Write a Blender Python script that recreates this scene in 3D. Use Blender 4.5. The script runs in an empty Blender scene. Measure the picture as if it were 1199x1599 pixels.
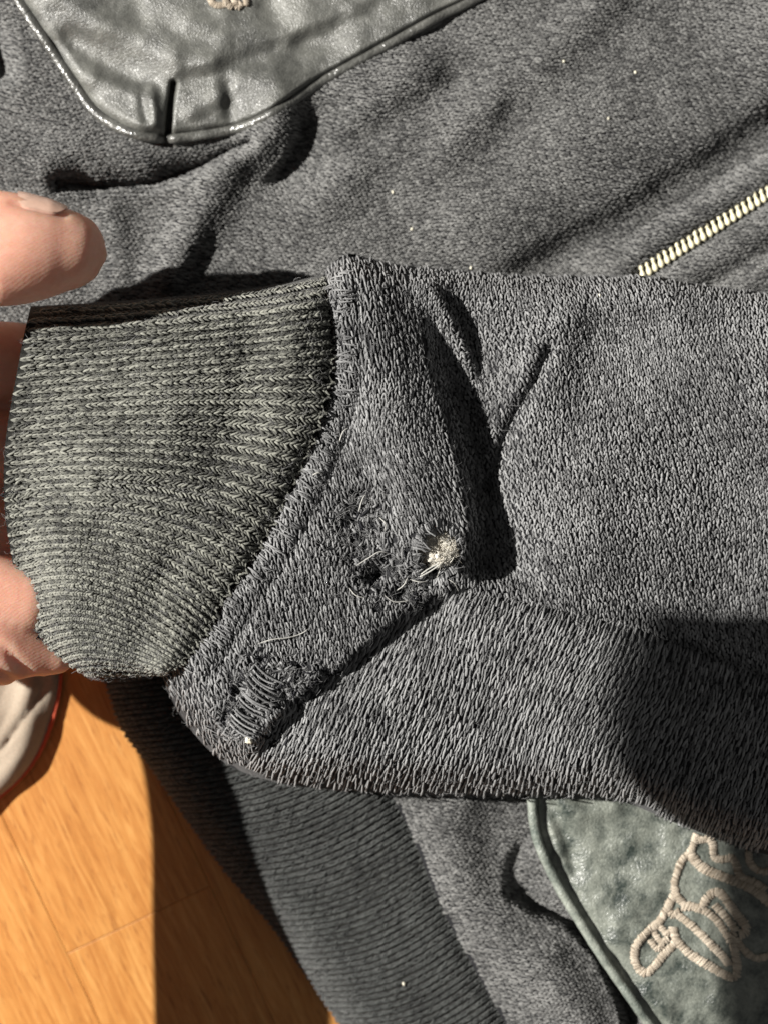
import bpy, math
import numpy as np
from mathutils import Vector

# ------------------------------------------------------------------ camera, light, exposure
scene = bpy.context.scene
col = scene.collection
S = 0.00016            # metres for one photograph pixel on the sleeve's plane
D = 0.38               # camera to sleeve plane
ZC = 0.05 + D          # camera height above the floor

cam_d = bpy.data.cameras.new('camera')
cam = bpy.data.objects.new('camera', cam_d); col.objects.link(cam)
cam.location = (0, 0, ZC)
cam_d.sensor_fit = 'HORIZONTAL'; cam_d.sensor_width = 36
cam_d.lens = 36 * D / (1199 * S)
cam_d.clip_start = 0.01; cam_d.clip_end = 50
cam_d.dof.use_dof = True
cam_d.dof.focus_distance = ZC - 0.052
cam_d.dof.aperture_fstop = 10
scene.camera = cam

KX, KY = 1.25, 0.26                       # how far light travels right / down the picture per unit it falls
LAMP = Vector((-KX, KY, 1.0)) * 1.8
world = bpy.data.worlds.new('World'); scene.world = world; world.use_nodes = True
bg = world.node_tree.nodes['Background']
bg.inputs[0].default_value = (1.0, 0.985, 0.96, 1); bg.inputs[1].default_value = 0.11
lamp_d = bpy.data.lights.new('room_lamp', 'POINT')
lamp_d.energy = 960; lamp_d.color = (1.0, 0.965, 0.905); lamp_d.shadow_soft_size = 0.02
lamp = bpy.data.objects.new('room_lamp', lamp_d); lamp.location = LAMP; col.objects.link(lamp)
vs = scene.view_settings
vs.view_transform = 'Standard'; vs.look = 'None'; vs.exposure = 0.0; vs.gamma = 1; vs.use_curve_mapping = False

# ------------------------------------------------------------------ helpers
rng = np.random.default_rng(7)

def W(px, py, h):
    """photograph pixel + height above the floor (in units of S) -> metres"""
    px = np.asarray(px, float); py = np.asarray(py, float)
    z = np.asarray(h, float) * S
    f = S * (ZC - z) / D
    return np.stack([(px - 599.5) * f, (799.5 - py) * f, z + 0 * px], -1)

def mesh_obj(name, V, F, mat, parent=None, smooth=True, shade=None):
    V = np.ascontiguousarray(V, dtype=np.float32).reshape(-1, 3)
    me = bpy.data.meshes.new(name)
    if isinstance(F, np.ndarray):
        k = F.shape[1]; n = len(F)
        me.vertices.add(len(V)); me.vertices.foreach_set('co', V.ravel())
        me.loops.add(n * k); me.loops.foreach_set('vertex_index', F.astype(np.int32).ravel())
        me.polygons.add(n); me.polygons.foreach_set('loop_start', np.arange(0, n * k, k, dtype=np.int32))
        me.update(calc_edges=True)
    else:
        me.from_pydata(V.tolist(), [], F); me.update()
    me.validate()
    if smooth:
        me.polygons.foreach_set('use_smooth', np.ones(len(me.polygons), dtype=bool))
    if shade is not None:
        a = me.attributes.new('shade', 'FLOAT', 'POINT'); a.data.foreach_set('value', np.asarray(shade, np.float32))
    o = bpy.data.objects.new(name, me); col.objects.link(o)
    if mat: me.materials.append(mat)
    if parent: o.parent = parent
    return o

def empty(name, loc=(0, 0, 0)):
    o = bpy.data.objects.new(name, None); o.empty_display_size = 0.01; o.location = loc; col.objects.link(o); return o

def tag(o, label=None, cat=None, group=None, kind=None):
    if label: o['label'] = label
    if cat: o['category'] = cat
    if group: o['group'] = group
    if kind: o['kind'] = kind
    return o

def grid_faces(nu, nv, keep=None):
    i, j = np.meshgrid(np.arange(nu - 1), np.arange(nv - 1), indexing='ij')
    a = (i * nv + j).ravel()
    F = np.stack([a, a + nv, a + nv + 1, a + 1], -1)
    return F if keep is None else F[keep.ravel()]

def cr(P, n):
    """smooth curve through points, n samples even in length"""
    P = np.asarray(P, float); d = P.shape[1]
    Q = np.vstack([2 * P[0] - P[1], P, 2 * P[-1] - P[-2]])
    out = []
    for i in range(1, len(Q) - 2):
        t = np.linspace(0, 1, 16, endpoint=False)[:, None]
        a, b, c, e = Q[i - 1], Q[i], Q[i + 1], Q[i + 2]
        out.append(.5 * (2 * b + (c - a) * t + (2 * a - 5 * b + 4 * c - e) * t**2 + (3 * b - a - 3 * c + e) * t**3))
    out.append(P[-1:]); C = np.vstack(out)
    s = np.r_[0, np.cumsum(np.linalg.norm(np.diff(C, axis=0), axis=1))]
    q = np.linspace(0, s[-1], n)
    return np.stack([np.interp(q, s, C[:, k]) for k in range(d)], -1)

def curve_at(C, v):
    x = np.linspace(0, 1, len(C))
    v = np.asarray(v, float)
    over = (v - np.clip(v, 0, 1))
    base = [np.interp(np.clip(v, 0, 1), x, C[:, k]) for k in range(C.shape[1])]
    return np.stack(base, -1)

def polydist(P, x, y):
    """distance, signed distance (+ on the right hand while walking with y down), position 0..1"""
    P = np.asarray(P, float)
    L = np.r_[0, np.cumsum(np.linalg.norm(np.diff(P, axis=0), axis=1))]
    best = np.full(np.shape(x), 1e9); sg = np.zeros(np.shape(x)); tt = np.zeros(np.shape(x))
    for i in range(len(P) - 1):
        d = P[i + 1] - P[i]; l2 = d @ d
        raw = ((x - P[i, 0]) * d[0] + (y - P[i, 1]) * d[1]) / l2
        t = np.clip(raw, 0, 1)
        ex = x - P[i, 0] - t * d[0]; ey = y - P[i, 1] - t * d[1]
        dd = np.hypot(ex, ey)
        m = dd < best
        s = np.sign(d[1] * ex - d[0] * ey) * -1
        best = np.where(m, dd, best); sg = np.where(m, s, sg); tt = np.where(m, (L[i] + t * np.sqrt(l2)) / L[-1], tt)
    return best, best * sg, tt

def sstep(a, b, x):
    t = np.clip((x - a) / (b - a), 0, 1); return t * t * (3 - 2 * t)

def ridge(P, amp, w, x, y):
    d, s, t = polydist(P, x, y); return amp * np.exp(-(d / w) ** 2)

def drop(P, amp, ws, wf, x, y, side=1, taper=.18, tend=None):
    """steep fall on one side of a line that slowly climbs back"""
    d, s, t = polydist(P, x, y); s = s * side
    tp = sstep(0, taper, t) * sstep(0, tend or taper, 1 - t)
    return -amp * tp * sstep(-ws * .4, ws, s) * np.exp(-(np.maximum(s, 0) / wf) ** 1.5) * np.where(s > -ws, 1, 0)

_tab = np.random.default_rng(3).random((256, 256))
def vnoise(x, y, f, seed=0):
    x = np.asarray(x, float) * f + seed * 17.3; y = np.asarray(y, float) * f + seed * 5.7
    xi = np.floor(x).astype(int); yi = np.floor(y).astype(int)
    u = x - xi; v = y - yi; u = u * u * (3 - 2 * u); v = v * v * (3 - 2 * v)
    g = lambda a, b: _tab[a & 255, b & 255]
    return (g(xi, yi) * (1 - u) + g(xi + 1, yi) * u) * (1 - v) + (g(xi, yi + 1) * (1 - u) + g(xi + 1, yi + 1) * u) * v - .5

def inside(poly, x, y):
    poly = np.asarray(poly, float); r = np.zeros(np.shape(x), bool); n = len(poly)
    for i in range(n):
        x1, y1 = poly[i]; x2, y2 = poly[(i + 1) % n]
        if y1 == y2: continue
        c = ((y1 > y) != (y2 > y)) & (x < (x2 - x1) * (y - y1) / (y2 - y1) + x1)
        r ^= c
    return r

def tubes(C, N, R, sides=4, flat=1.0):
    """C (n,k,3) centre lines, N (n,k,3) up vectors, R (n,k) radii -> verts, faces"""
    n, k, _ = C.shape
    T = np.gradient(C, axis=1); T /= np.linalg.norm(T, axis=2, keepdims=True) + 1e-12
    B = np.cross(T, N); B /= np.linalg.norm(B, axis=2, keepdims=True) + 1e-12
    U = np.cross(B, T)
    a = np.arange(sides) * 2 * math.pi / sides + math.pi / sides
    V = C[:, :, None] + R[:, :, None, None] * (np.cos(a)[None, None, :, None] * B[:, :, None] + flat * np.sin(a)[None, None, :, None] * U[:, :, None])
    idx = np.arange(n * k * sides).reshape(n, k, sides)
    nx = np.roll(idx, -1, axis=2)
    F = np.stack([idx[:, :-1], nx[:, :-1], nx[:, 1:], idx[:, 1:]], -1).reshape(-1, 4)
    return V.reshape(-1, 3), F

def frame(Fn, u, v, e=.5):
    """world position and normal of a surface function Fn(u,v)->(px,py,h)"""
    P = W(*Fn(u, v)); A = W(*Fn(u + e, v)) - P; B = W(*Fn(u, v + e)) - P
    N = np.cross(A, B); N /= np.linalg.norm(N, axis=-1, keepdims=True) + 1e-15
    N = np.where(N[..., 2:3] < 0, -N, N)
    return P, N

def knit(name, Fn, U, V, cu, cv, r, mat, parent, slant=.30, rings=5, jit=.07, lift=.5, shade_lo=0., shade_hi=1., messy=None, sides=4, flip=False, reach=.68, second=1.0):
    """V-shaped knit loops: wales run along v. U,V = loop centres in the surface's own units."""
    n = len(U)
    t = np.linspace(-reach, reach, rings)[None, :]
    vs_, fs, sh = [], [], []; off = 0
    for side in (-1, 1):
        ju = U + rng.normal(0, jit, n) * cu; jv = V + rng.normal(0, jit, n) * cv
        tt = t * (1 + rng.normal(0, .12, (n, 1)))
        w = rng.normal(0, .10, (n, 1))
        sgn = -1 if flip else 1
        uu = ju[:, None] + cu * (side * (.23 + slant * sgn * tt * .75) + w * tt)
        vv = jv[:, None] + cv * tt
        if messy is not None:
            m = messy(U, V)[:, None]
            ang = rng.normal(0, .75, (n, 1)) * m
            du, dv = uu - U[:, None], vv - V[:, None]
            uu = U[:, None] + du * np.cos(ang) - dv * np.sin(ang) + m * rng.normal(0, .3, (n, 1)) * cu
            vv = V[:, None] + du * np.sin(ang) + dv * np.cos(ang) + m * rng.normal(0, .3, (n, 1)) * cv
        P, N = frame(Fn, uu, vv)
        rr = r * S * (1 + rng.normal(0, .12, (n, 1))) * (second if side < 0 else 1)
        arch = np.cos(tt * math.pi / 1.5)
        C = P + N * (rr * (lift + .75 * arch))[..., None]
        R = rr * (.55 + .5 * np.cos(tt * 2.0))
        v_, f_ = tubes(C, N, R, sides)
        vs_.append(v_); fs.append(f_ + off); off += len(v_)
        s = np.clip(rng.beta(2, 2.6, n) * (shade_hi - shade_lo) + shade_lo - (1 - second) * (side < 0), -.4, 1.2)  # second leg coloured darker, standing in for the side turned from the light
        sh.append(np.repeat(s, rings * sides))
    o = mesh_obj(name, np.vstack(vs_), np.vstack(fs), mat, parent, shade=np.concatenate(sh))
    o['kind'] = 'stuff'
    return o

def fuzz(name, Fn, U, V, ln, r, mat, parent, up=.6, curl=.5, bend=None):
    """short loose fibres standing off a surface"""
    n = len(U); k = 7 if curl > 1 else 5
    P, N = frame(Fn, U, V)
    a = rng.random(n) * 2 * math.pi
    T = np.stack([np.cos(a), np.sin(a), 0 * a], -1); T -= N * (T * N).sum(-1, keepdims=True)
    T /= np.linalg.norm(T, axis=-1, keepdims=True) + 1e-9
    Bn = np.cross(N, T)
    L = ln * S * (.5 + rng.random(n)); c = rng.normal(0, curl, n); e = up * (.3 + rng.random(n))
    s = np.linspace(0, 1, k)
    C = P[:, None] + (L[:, None] * s)[..., None] * T[:, None] + (L[:, None] * (c[:, None] * s**2 + .22 * np.sin(s[None] * 7 + a[:, None] * 5) * min(1, curl)))[..., None] * Bn[:, None] \
        + (L[:, None] * e[:, None] * np.sin(s * 2.2) + 1.2 * S)[..., None] * N[:, None]
    R = r * S * np.linspace(1, .6, k)[None] * np.ones((n, 1))
    v_, f_ = tubes(C, np.repeat(N[:, None], k, 1), R, 3)
    o = mesh_obj(name, v_, f_, mat, parent, shade=np.repeat(rng.random(n), k * 3)); o['kind'] = 'stuff'
    return o

def strand(name, pts, r, mat, parent=None, sides=8, n=None, rib=0, period=3, shade=None, flat=.8, taper=False):
    """a single cord through (px,py,h) points"""
    P = np.asarray(pts, float)
    L = np.linalg.norm(np.diff(P[:, :2], axis=0), axis=1).sum()
    n = n or max(8, int(L / 3))
    C = cr(P, n)
    Wc = W(C[:, 0], C[:, 1], C[:, 2])[None]
    k = np.arange(n)
    R = r * S * (1 + rib * np.cos(k * 2 * math.pi / period) + rng.normal(0, abs(rib) * .35, n))
    if taper: R = R * np.clip(np.minimum(np.linspace(0, 1, n), np.linspace(1, 0, n)) * 8, .25, 1)
    N = np.tile(np.array([0, 0, 1.]), (1, n, 1))
    v_, f_ = tubes(Wc, N, R[None], sides, flat)
    f = f_.tolist()
    f.append(list(range(sides))[::-1]); f.append(list(range((n - 1) * sides, n * sides)))
    o = mesh_obj(name, v_, f, mat, parent, shade=(np.full(len(v_), .5) if shade is None else np.full(len(v_), shade)))
    return o

def satin(name, pts, w, hf, mat, parent, step=2.1):
    """satin stitch: a row of short threads laid across a path"""
    P = np.asarray(pts, float)
    L = np.linalg.norm(np.diff(P, axis=0), axis=1).sum(); n = max(4, int(L / step))
    C = cr(P, n); T = np.gradient(C, axis=0)
    for _ in range(2): T[1:-1] = (T[:-2] + T[1:-1] + T[2:]) / 3
    T /= np.linalg.norm(T, axis=1, keepdims=True) + 1e-9
    Nn = np.stack([T[:, 1], -T[:, 0]], -1) + T * .22 + rng.normal(0, .06, (n, 2))
    q = np.linspace(-1, 1, 7)
    ww = w * (1 + rng.normal(0, .07, n)); C = C + rng.normal(0, .35, (n, 2))
    x = C[:, :1] + Nn[:, :1] * ww[:, None] * q; y = C[:, 1:] + Nn[:, 1:] * ww[:, None] * q
    h = hf(x, y) + 1 + w * .45 * np.sqrt(np.clip(1 - q ** 2, 0, 1))[None] + rng.normal(0, .35, (n, 1))
    Wc = W(x, y, h)
    v_, f_ = tubes(Wc, np.tile(np.array([0, 0, 1.]), (n, 7, 1)), np.full((n, 7), 1.5 * S), 5)
    return mesh_obj(name, v_, f_, mat, parent, shade=np.repeat(rng.beta(2, 2, n), 35))

# ------------------------------------------------------------------ materials
def new_mat(name):
    m = bpy.data.materials.new(name); m.use_nodes = True
    nt = m.node_tree; b = nt.nodes['Principled BSDF']
    return m, nt, b
def nd(nt, t, **kw):
    n = nt.nodes.new(t)
    for k, v in kw.items(): setattr(n, k, v)
    return n
def ramp(nt, fac, stops):
    r = nd(nt, 'ShaderNodeValToRGB'); e = r.color_ramp.elements
    while len(e) < len(stops): e.new(.5)
    for q, (p, c) in zip(e, stops): q.position = p; q.color = (*c, 1)
    nt.links.new(fac, r.inputs[0]); return r.outputs[0]
def noise(nt, vec, scale, detail=4, rough=.6, dist=0):
    n = nd(nt, 'ShaderNodeTexNoise'); n.inputs['Scale'].default_value = scale; n.inputs['Detail'].default_value = detail
    n.inputs['Roughness'].default_value = rough; n.inputs['Distortion'].default_value = dist
    if vec: nt.links.new(vec, n.inputs['Vector'])
    return n.outputs['Fac']
def mix(nt, f, a, b, mode='MIX'):
    m = nd(nt, 'ShaderNodeMix', data_type='RGBA', blend_type=mode)
    for sck, v in ((m.inputs['Factor'], f), (m.inputs['A'], a), (m.inputs['B'], b)):
        if hasattr(v, 'links'): nt.links.new(v, sck)
        elif isinstance(v, (int, float)): sck.default_value = v
        else: sck.default_value = (*v, 1)
    return m.outputs['Result']
def bump(nt, b, h, strength, dist, prev=None):
    n = nd(nt, 'ShaderNodeBump'); n.inputs['Strength'].default_value = strength; n.inputs['Distance'].default_value = dist
    nt.links.new(h, n.inputs['Height'])
    if prev: nt.links.new(prev, n.inputs['Normal'])
    nt.links.new(n.outputs[0], b.inputs['Normal']); return n.outputs[0]

def mat_yarn(name, dark, light, sheen=.25, fine=4200):
    m, nt, b = new_mat(name)
    a = nd(nt, 'ShaderNodeAttribute', attribute_name='shade')
    co = nd(nt, 'ShaderNodeTexCoord').outputs['Object']
    nz = noise(nt, co, fine, 3, .75)
    big = noise(nt, co, 55, 3)
    f = nd(nt, 'ShaderNodeMath', operation='MULTIPLY_ADD'); nt.links.new(nz, f.inputs[0]); f.inputs[1].default_value = 1.5
    nt.links.new(a.outputs['Fac'], f.inputs[2])
    f2 = nd(nt, 'ShaderNodeMath', operation='MULTIPLY_ADD'); nt.links.new(big, f2.inputs[0]); f2.inputs[1].default_value = 1.1
    nt.links.new(f.outputs[0], f2.inputs[2])
    f3 = nd(nt, 'ShaderNodeMath', operation='SUBTRACT'); nt.links.new(f2.outputs[0], f3.inputs[0]); f3.inputs[1].default_value = 1.2
    c = ramp(nt, f3.outputs[0], [(0.05, dark), (.95, light)])
    nt.links.new(c, b.inputs['Base Color'])
    b.inputs['Roughness'].default_value = .82; b.inputs['Specular IOR Level'].default_value = .35
    b.inputs['Sheen Weight'].default_value = sheen; b.inputs['Sheen Roughness'].default_value = .4
    bump(nt, b, noise(nt, co, 6500, 2, .7), .7, .00016)
    return m

def mat_ground(name, c, sheen=.1):
    m, nt, b = new_mat(name)
    co = nd(nt, 'ShaderNodeTexCoord').outputs['Object']
    nz = noise(nt, co, 2500, 3)
    nt.links.new(ramp(nt, nz, [(.3, tuple(x * .6 for x in c)), (.75, tuple(x * 1.5 for x in c))]), b.inputs['Base Color'])
    b.inputs['Roughness'].default_value = .95; b.inputs['Specular IOR Level'].default_value = .1
    b.inputs['Sheen Weight'].default_value = sheen
    bump(nt, b, nz, .6, .0004)
    return m

M_body = mat_yarn('faded black jersey yarn', (.030, .030, .030), (.215, .214, .208))
M_slv = mat_yarn('faded black sleeve yarn', (.022, .022, .024), (.30, .302, .305))
M_cuff = mat_yarn('faded olive black rib yarn', (.024, .024, .021), (.26, .262, .228))
M_hem = mat_yarn('black hem rib yarn', (.012, .013, .013), (.072, .077, .074))
M_under = mat_ground('black knit ground', (.022, .022, .024))
M_underc = mat_ground('black rib ground', (.022, .022, .020))
M_fib = mat_yarn('loose grey fibre', (.05, .05, .052), (.26, .26, .26), .2)
M_black = mat_yarn('black mending thread', (.003, .003, .005), (.014, .014, .018), .0)
M_palefib = mat_yarn('pale loose thread', (.30, .30, .29), (.55, .54, .50), .1)
M_white = mat_yarn('white cotton fluff', (.66, .60, .50), (.90, .87, .79), .0)
M_emb = mat_yarn('cream embroidery thread', (.26, .21, .155), (.60, .52, .42), .2, 5000)
M_tape = mat_yarn('black zip tape', (.02, .02, .02), (.07, .07, .065))

def mat_leather(name, c0, c1, rough, mott, grain=900, spec=.6):
    m, nt, b = new_mat(name)
    co = nd(nt, 'ShaderNodeTexCoord').outputs['Object']
    big = noise(nt, co, mott, 5, .65, .4)
    fine = noise(nt, co, mott * 9, 3, .6)
    mm = nd(nt, 'ShaderNodeMath', operation='MULTIPLY_ADD'); nt.links.new(fine, mm.inputs[0]); mm.inputs[1].default_value = .35
    nt.links.new(big, mm.inputs[2])
    nt.links.new(ramp(nt, mm.outputs[0], [(.48, c0), (.84, c1)]), b.inputs['Base Color'])
    vo = nd(nt, 'ShaderNodeTexVoronoi', feature='DISTANCE_TO_EDGE'); vo.inputs['Scale'].default_value = grain
    nt.links.new(co, vo.inputs['Vector'])
    vr = ramp(nt, vo.outputs['Distance'], [(0, (0, 0, 0)), (.18, (1, 1, 1))])
    n1 = bump(nt, b, vr, .35, .00022)
    n2 = bump(nt, b, noise(nt, co, 120, 4, .55, .5), .45, .0015, n1)
    rr = nd(nt, 'ShaderNodeMapRange'); nt.links.new(fine, rr.inputs[0]); rr.inputs[3].default_value = rough - .08; rr.inputs[4].default_value = rough + .12
    nt.links.new(rr.outputs[0], b.inputs['Roughness']); b.inputs['Specular IOR Level'].default_value = spec
    return m
M_leath = mat_leather('worn glossy black leather', (.045, .046, .042), (.145, .146, .131), .43, 60, 1500, .8)
M_leath2 = mat_leather('faded grey green leather', (.026, .036, .031), (.235, .25, .215), .40, 150, 1000, .8)
M_pipe = mat_leather('black leather piping', (.035, .035, .032), (.12, .12, .11), .28, 80, 700, 1.0)
M_pipe2 = mat_leather('faded leather piping', (.10, .12, .105), (.28, .30, .26), .45, 150, 900)

def mat_plain(name, c, rough=.5, metal=0, spec=.5, sss=0):
    m, nt, b = new_mat(name)
    co = nd(nt, 'ShaderNodeTexCoord').outputs['Object']
    nz = noise(nt, co, 600, 3)
    nt.links.new(ramp(nt, nz, [(.25, tuple(x * .82 for x in c)), (.8, tuple(min(1, x * 1.1) for x in c))]), b.inputs['Base Color'])
    b.inputs['Roughness'].default_value = rough; b.inputs['Metallic'].default_value = metal; b.inputs['Specular IOR Level'].default_value = spec
    return m
M_tooth = mat_plain('cream zip tooth', (.80, .74, .52), .3, 0, .7)
M_red = mat_plain('red overlock edge', (.55, .09, .04), .8)
M_caster = mat_plain('black phone shell', (.02, .02, .022), .4)
M_lint = mat_plain('cream lint', (.8, .76, .62), .9)

def mat_skin():
    m, nt, b = new_mat('skin')
    co = nd(nt, 'ShaderNodeTexCoord').outputs['Object']
    big = noise(nt, co, 70, 4, .6)
    fine = noise(nt, co, 700, 3)
    c = ramp(nt, big, [(.3, (.68, .33, .235)), (.55, (.76, .42, .31)), (.75, (.82, .50, .38))])
    c = mix(nt, .18, c, ramp(nt, fine, [(.35, (.62, .30, .21)), (.7, (.88, .58, .45))]))
    nt.links.new(c, b.inputs['Base Color'])
    b.inputs['Roughness'].default_value = .48; b.inputs['Specular IOR Level'].default_value = .4
    b.inputs['Subsurface Weight'].default_value = .7; b.inputs['Subsurface Radius'].default_value = (1, .3, .15)
    b.inputs['Subsurface Scale'].default_value = .005
    wv = nd(nt, 'ShaderNodeTexWave'); wv.inputs['Scale'].default_value = 420; wv.inputs['Distortion'].default_value = 6; wv.inputs['Detail'].default_value = 2; wv.inputs['Detail Scale'].default_value = .6
    mp = nd(nt, 'ShaderNodeMapping'); mp.inputs['Rotation'].default_value = (0, 0, 1.0); nt.links.new(co, mp.inputs[0]); nt.links.new(mp.outputs[0], wv.inputs['Vector'])
    n1 = bump(nt, b, wv.outputs['Fac'], .10, .00015)
    vo = nd(nt, 'ShaderNodeTexVoronoi'); vo.inputs['Scale'].default_value = 1300; nt.links.new(co, vo.inputs['Vector'])
    bump(nt, b, vo.outputs['Distance'], .10, .0002, n1)
    return m
M_skin = mat_skin()
M_nail = mat_plain('fingernail', (.90, .62, .50), .3, 0, .5)

def mat_wood():
    m, nt, b = new_mat('orange oak laminate')
    co = nd(nt, 'ShaderNodeTexCoord').outputs['Object']
    oi = nd(nt, 'ShaderNodeObjectInfo')
    cmb = nd(nt, 'ShaderNodeVectorMath', operation='ADD')
    sc = nd(nt, 'ShaderNodeVectorMath', operation='SCALE'); sc.inputs['Scale'].default_value = 1.0
    cx = nd(nt, 'ShaderNodeCombineXYZ'); nt.links.new(oi.outputs['Random'], cx.inputs[0]); nt.links.new(oi.outputs['Random'], cx.inputs[1])
    nt.links.new(co, cmb.inputs[0]); nt.links.new(cx.outputs[0], cmb.inputs[1])
    def m3(s):
        mp = nd(nt, 'ShaderNodeMapping'); mp.inputs['Scale'].default_value = s; nt.links.new(cmb.outputs[0], mp.inputs[0]); return mp.outputs[0]
    broad = noise(nt, m3((16, 110, 1)), 1, 6, .66, 1.8)
    streak = noise(nt, m3((38, 600, 1)), 1, 6, .75, 1.0)
    pore = noise(nt, m3((110, 1300, 1)), 1, 4, .7, .5)
    c = ramp(nt, broad, [(.28, (.36, .135, .028)), (.5, (.47, .205, .048)), (.72, (.56, .29, .082))])
    c = mix(nt, .65, c, ramp(nt, streak, [(.3, (.25, .082, .014)), (.5, (.45, .19, .046)), (.72, (.64, .35, .115))]))
    c = mix(nt, ramp(nt, pore, [(.56, (0, 0, 0)), (.68, (.75, .75, .75))]), c, (.22, .070, .014))
    nt.links.new(c, b.inputs['Base Color'])
    b.inputs['Roughness'].default_value = .42; b.inputs['Specular IOR Level'].default_value = .4
    bump(nt, b, streak, .12, .0003)
    return m
M_wood = mat_wood()

def mat_cloth():
    m, nt, b = new_mat('beige cotton')
    co = nd(nt, 'ShaderNodeTexCoord').outputs['Object']
    nz = noise(nt, co, 1800, 3); bg_ = noise(nt, co, 60, 4)
    c = mix(nt, .4, ramp(nt, nz, [(.3, (.26, .21, .155)), (.75, (.42, .36, .28))]), ramp(nt, bg_, [(.3, (.24, .19, .14)), (.7, (.44, .37, .29))]))
    nt.links.new(c, b.inputs['Base Color']); b.inputs['Roughness'].default_value = .9
    b.inputs['Sheen Weight'].default_value = .2
    bump(nt, b, nz, .4, .0003)
    return m
M_cloth = mat_cloth()

# ------------------------------------------------------------------ floor
GD = np.array([.427, .904]); GD /= np.linalg.norm(GD)          # plank length direction in the picture
GP = np.array([GD[1], -GD[0]])                                 # across the plank
floor = empty('floor'); tag(floor, 'orange oak laminate floor of narrow strips', None, None, 'structure')
ang = math.atan2(-GD[1], GD[0])
J0 = np.array([105., 1490.])                                   # left end of the visible end joint
PW = 247.
def plank(o0, w0, w1, l0, l1):
    """across range w0..w1 and along range l0..l1, in pixels from J0"""
    c = J0 + GP * (w0 + w1) / 2 + GD * (l0 + l1) / 2
    f = S * ZC / D
    g = .00005
    hw = (w1 - w0) / 2 * f - g; hl = (l1 - l0) / 2 * f - g
    b = .00022; z0, z1 = -.008, 0.0
    V = [(-hl, -hw, z0), (hl, -hw, z0), (hl, hw, z0), (-hl, hw, z0), (-hl, -hw, z1 - b * .6), (hl, -hw, z1 - b * .6), (hl, hw, z1 - b * .6), (-hl, hw, z1 - b * .6),
         (-hl + b, -hw + b, z1), (hl - b, -hw + b, z1), (hl - b, hw - b, z1), (-hl + b, hw - b, z1)]
    F = [(3, 2, 1, 0), (0, 1, 5, 4), (1, 2, 6, 5), (2, 3, 7, 6), (3, 0, 4, 7), (4, 5, 9, 8), (5, 6, 10, 9), (6, 7, 11, 10), (7, 4, 8, 11), (8, 9, 10, 11)]
    o = mesh_obj('plank', np.array(V), F, M_wood, floor, smooth=False)
    p = W(c[0], c[1], 0); o.location = p; o.rotation_euler = (0, 0, ang)
    return o
for i, offs in zip(range(-5, 7), [300, -700, 150, 900, -500, 0, 520, -760, 260, -300, 640, -90]):
    a = -3400
    cuts = [a, offs - 1700, offs, offs + 1700, 3400] if i != 0 else [-3400, -1750, 0, 1600, 3400]
    cuts = sorted(c for c in set(cuts) if -3400 <= c <= 3400)
    for l0, l1 in zip(cuts[:-1], cuts[1:]):
        if l1 - l0 > 20: plank(None, i * PW, (i + 1) * PW, l0, l1)
sub = mesh_obj('subfloor', np.array([(-.7, -.7, -.0085), (.7, -.7, -.0085), (.7, .7, -.0085), (-.7, .7, -.0085)]), [(0, 1, 2, 3)], mat_plain('dark underlay', (.05, .03, .02), .9), floor)

# ------------------------------------------------------------------ the jacket
jacket = empty('jacket', (0, 0, 0))
tag(jacket, 'faded black knit jacket with leather patches, its torn sleeve cuff held up', 'jacket')

EDGE = cr([(-95, 640), (-40, 760), (40, 880), (100, 960), (150, 1045), (168, 1075), (192, 1140), (240, 1205), (300, 1290), (360, 1370), (435, 1460), (530, 1599), (640, 1760), (760, 1930)], 240)
HSEAM = cr([(430, 880), (520, 1040), (575, 1160), (615, 1250), (645, 1310), (690, 1420), (755, 1540), (800, 1620), (870, 1740), (960, 1900)], 240)
def xat(C, y): return np.interp(y, C[:, 1], C[:, 0])

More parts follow.
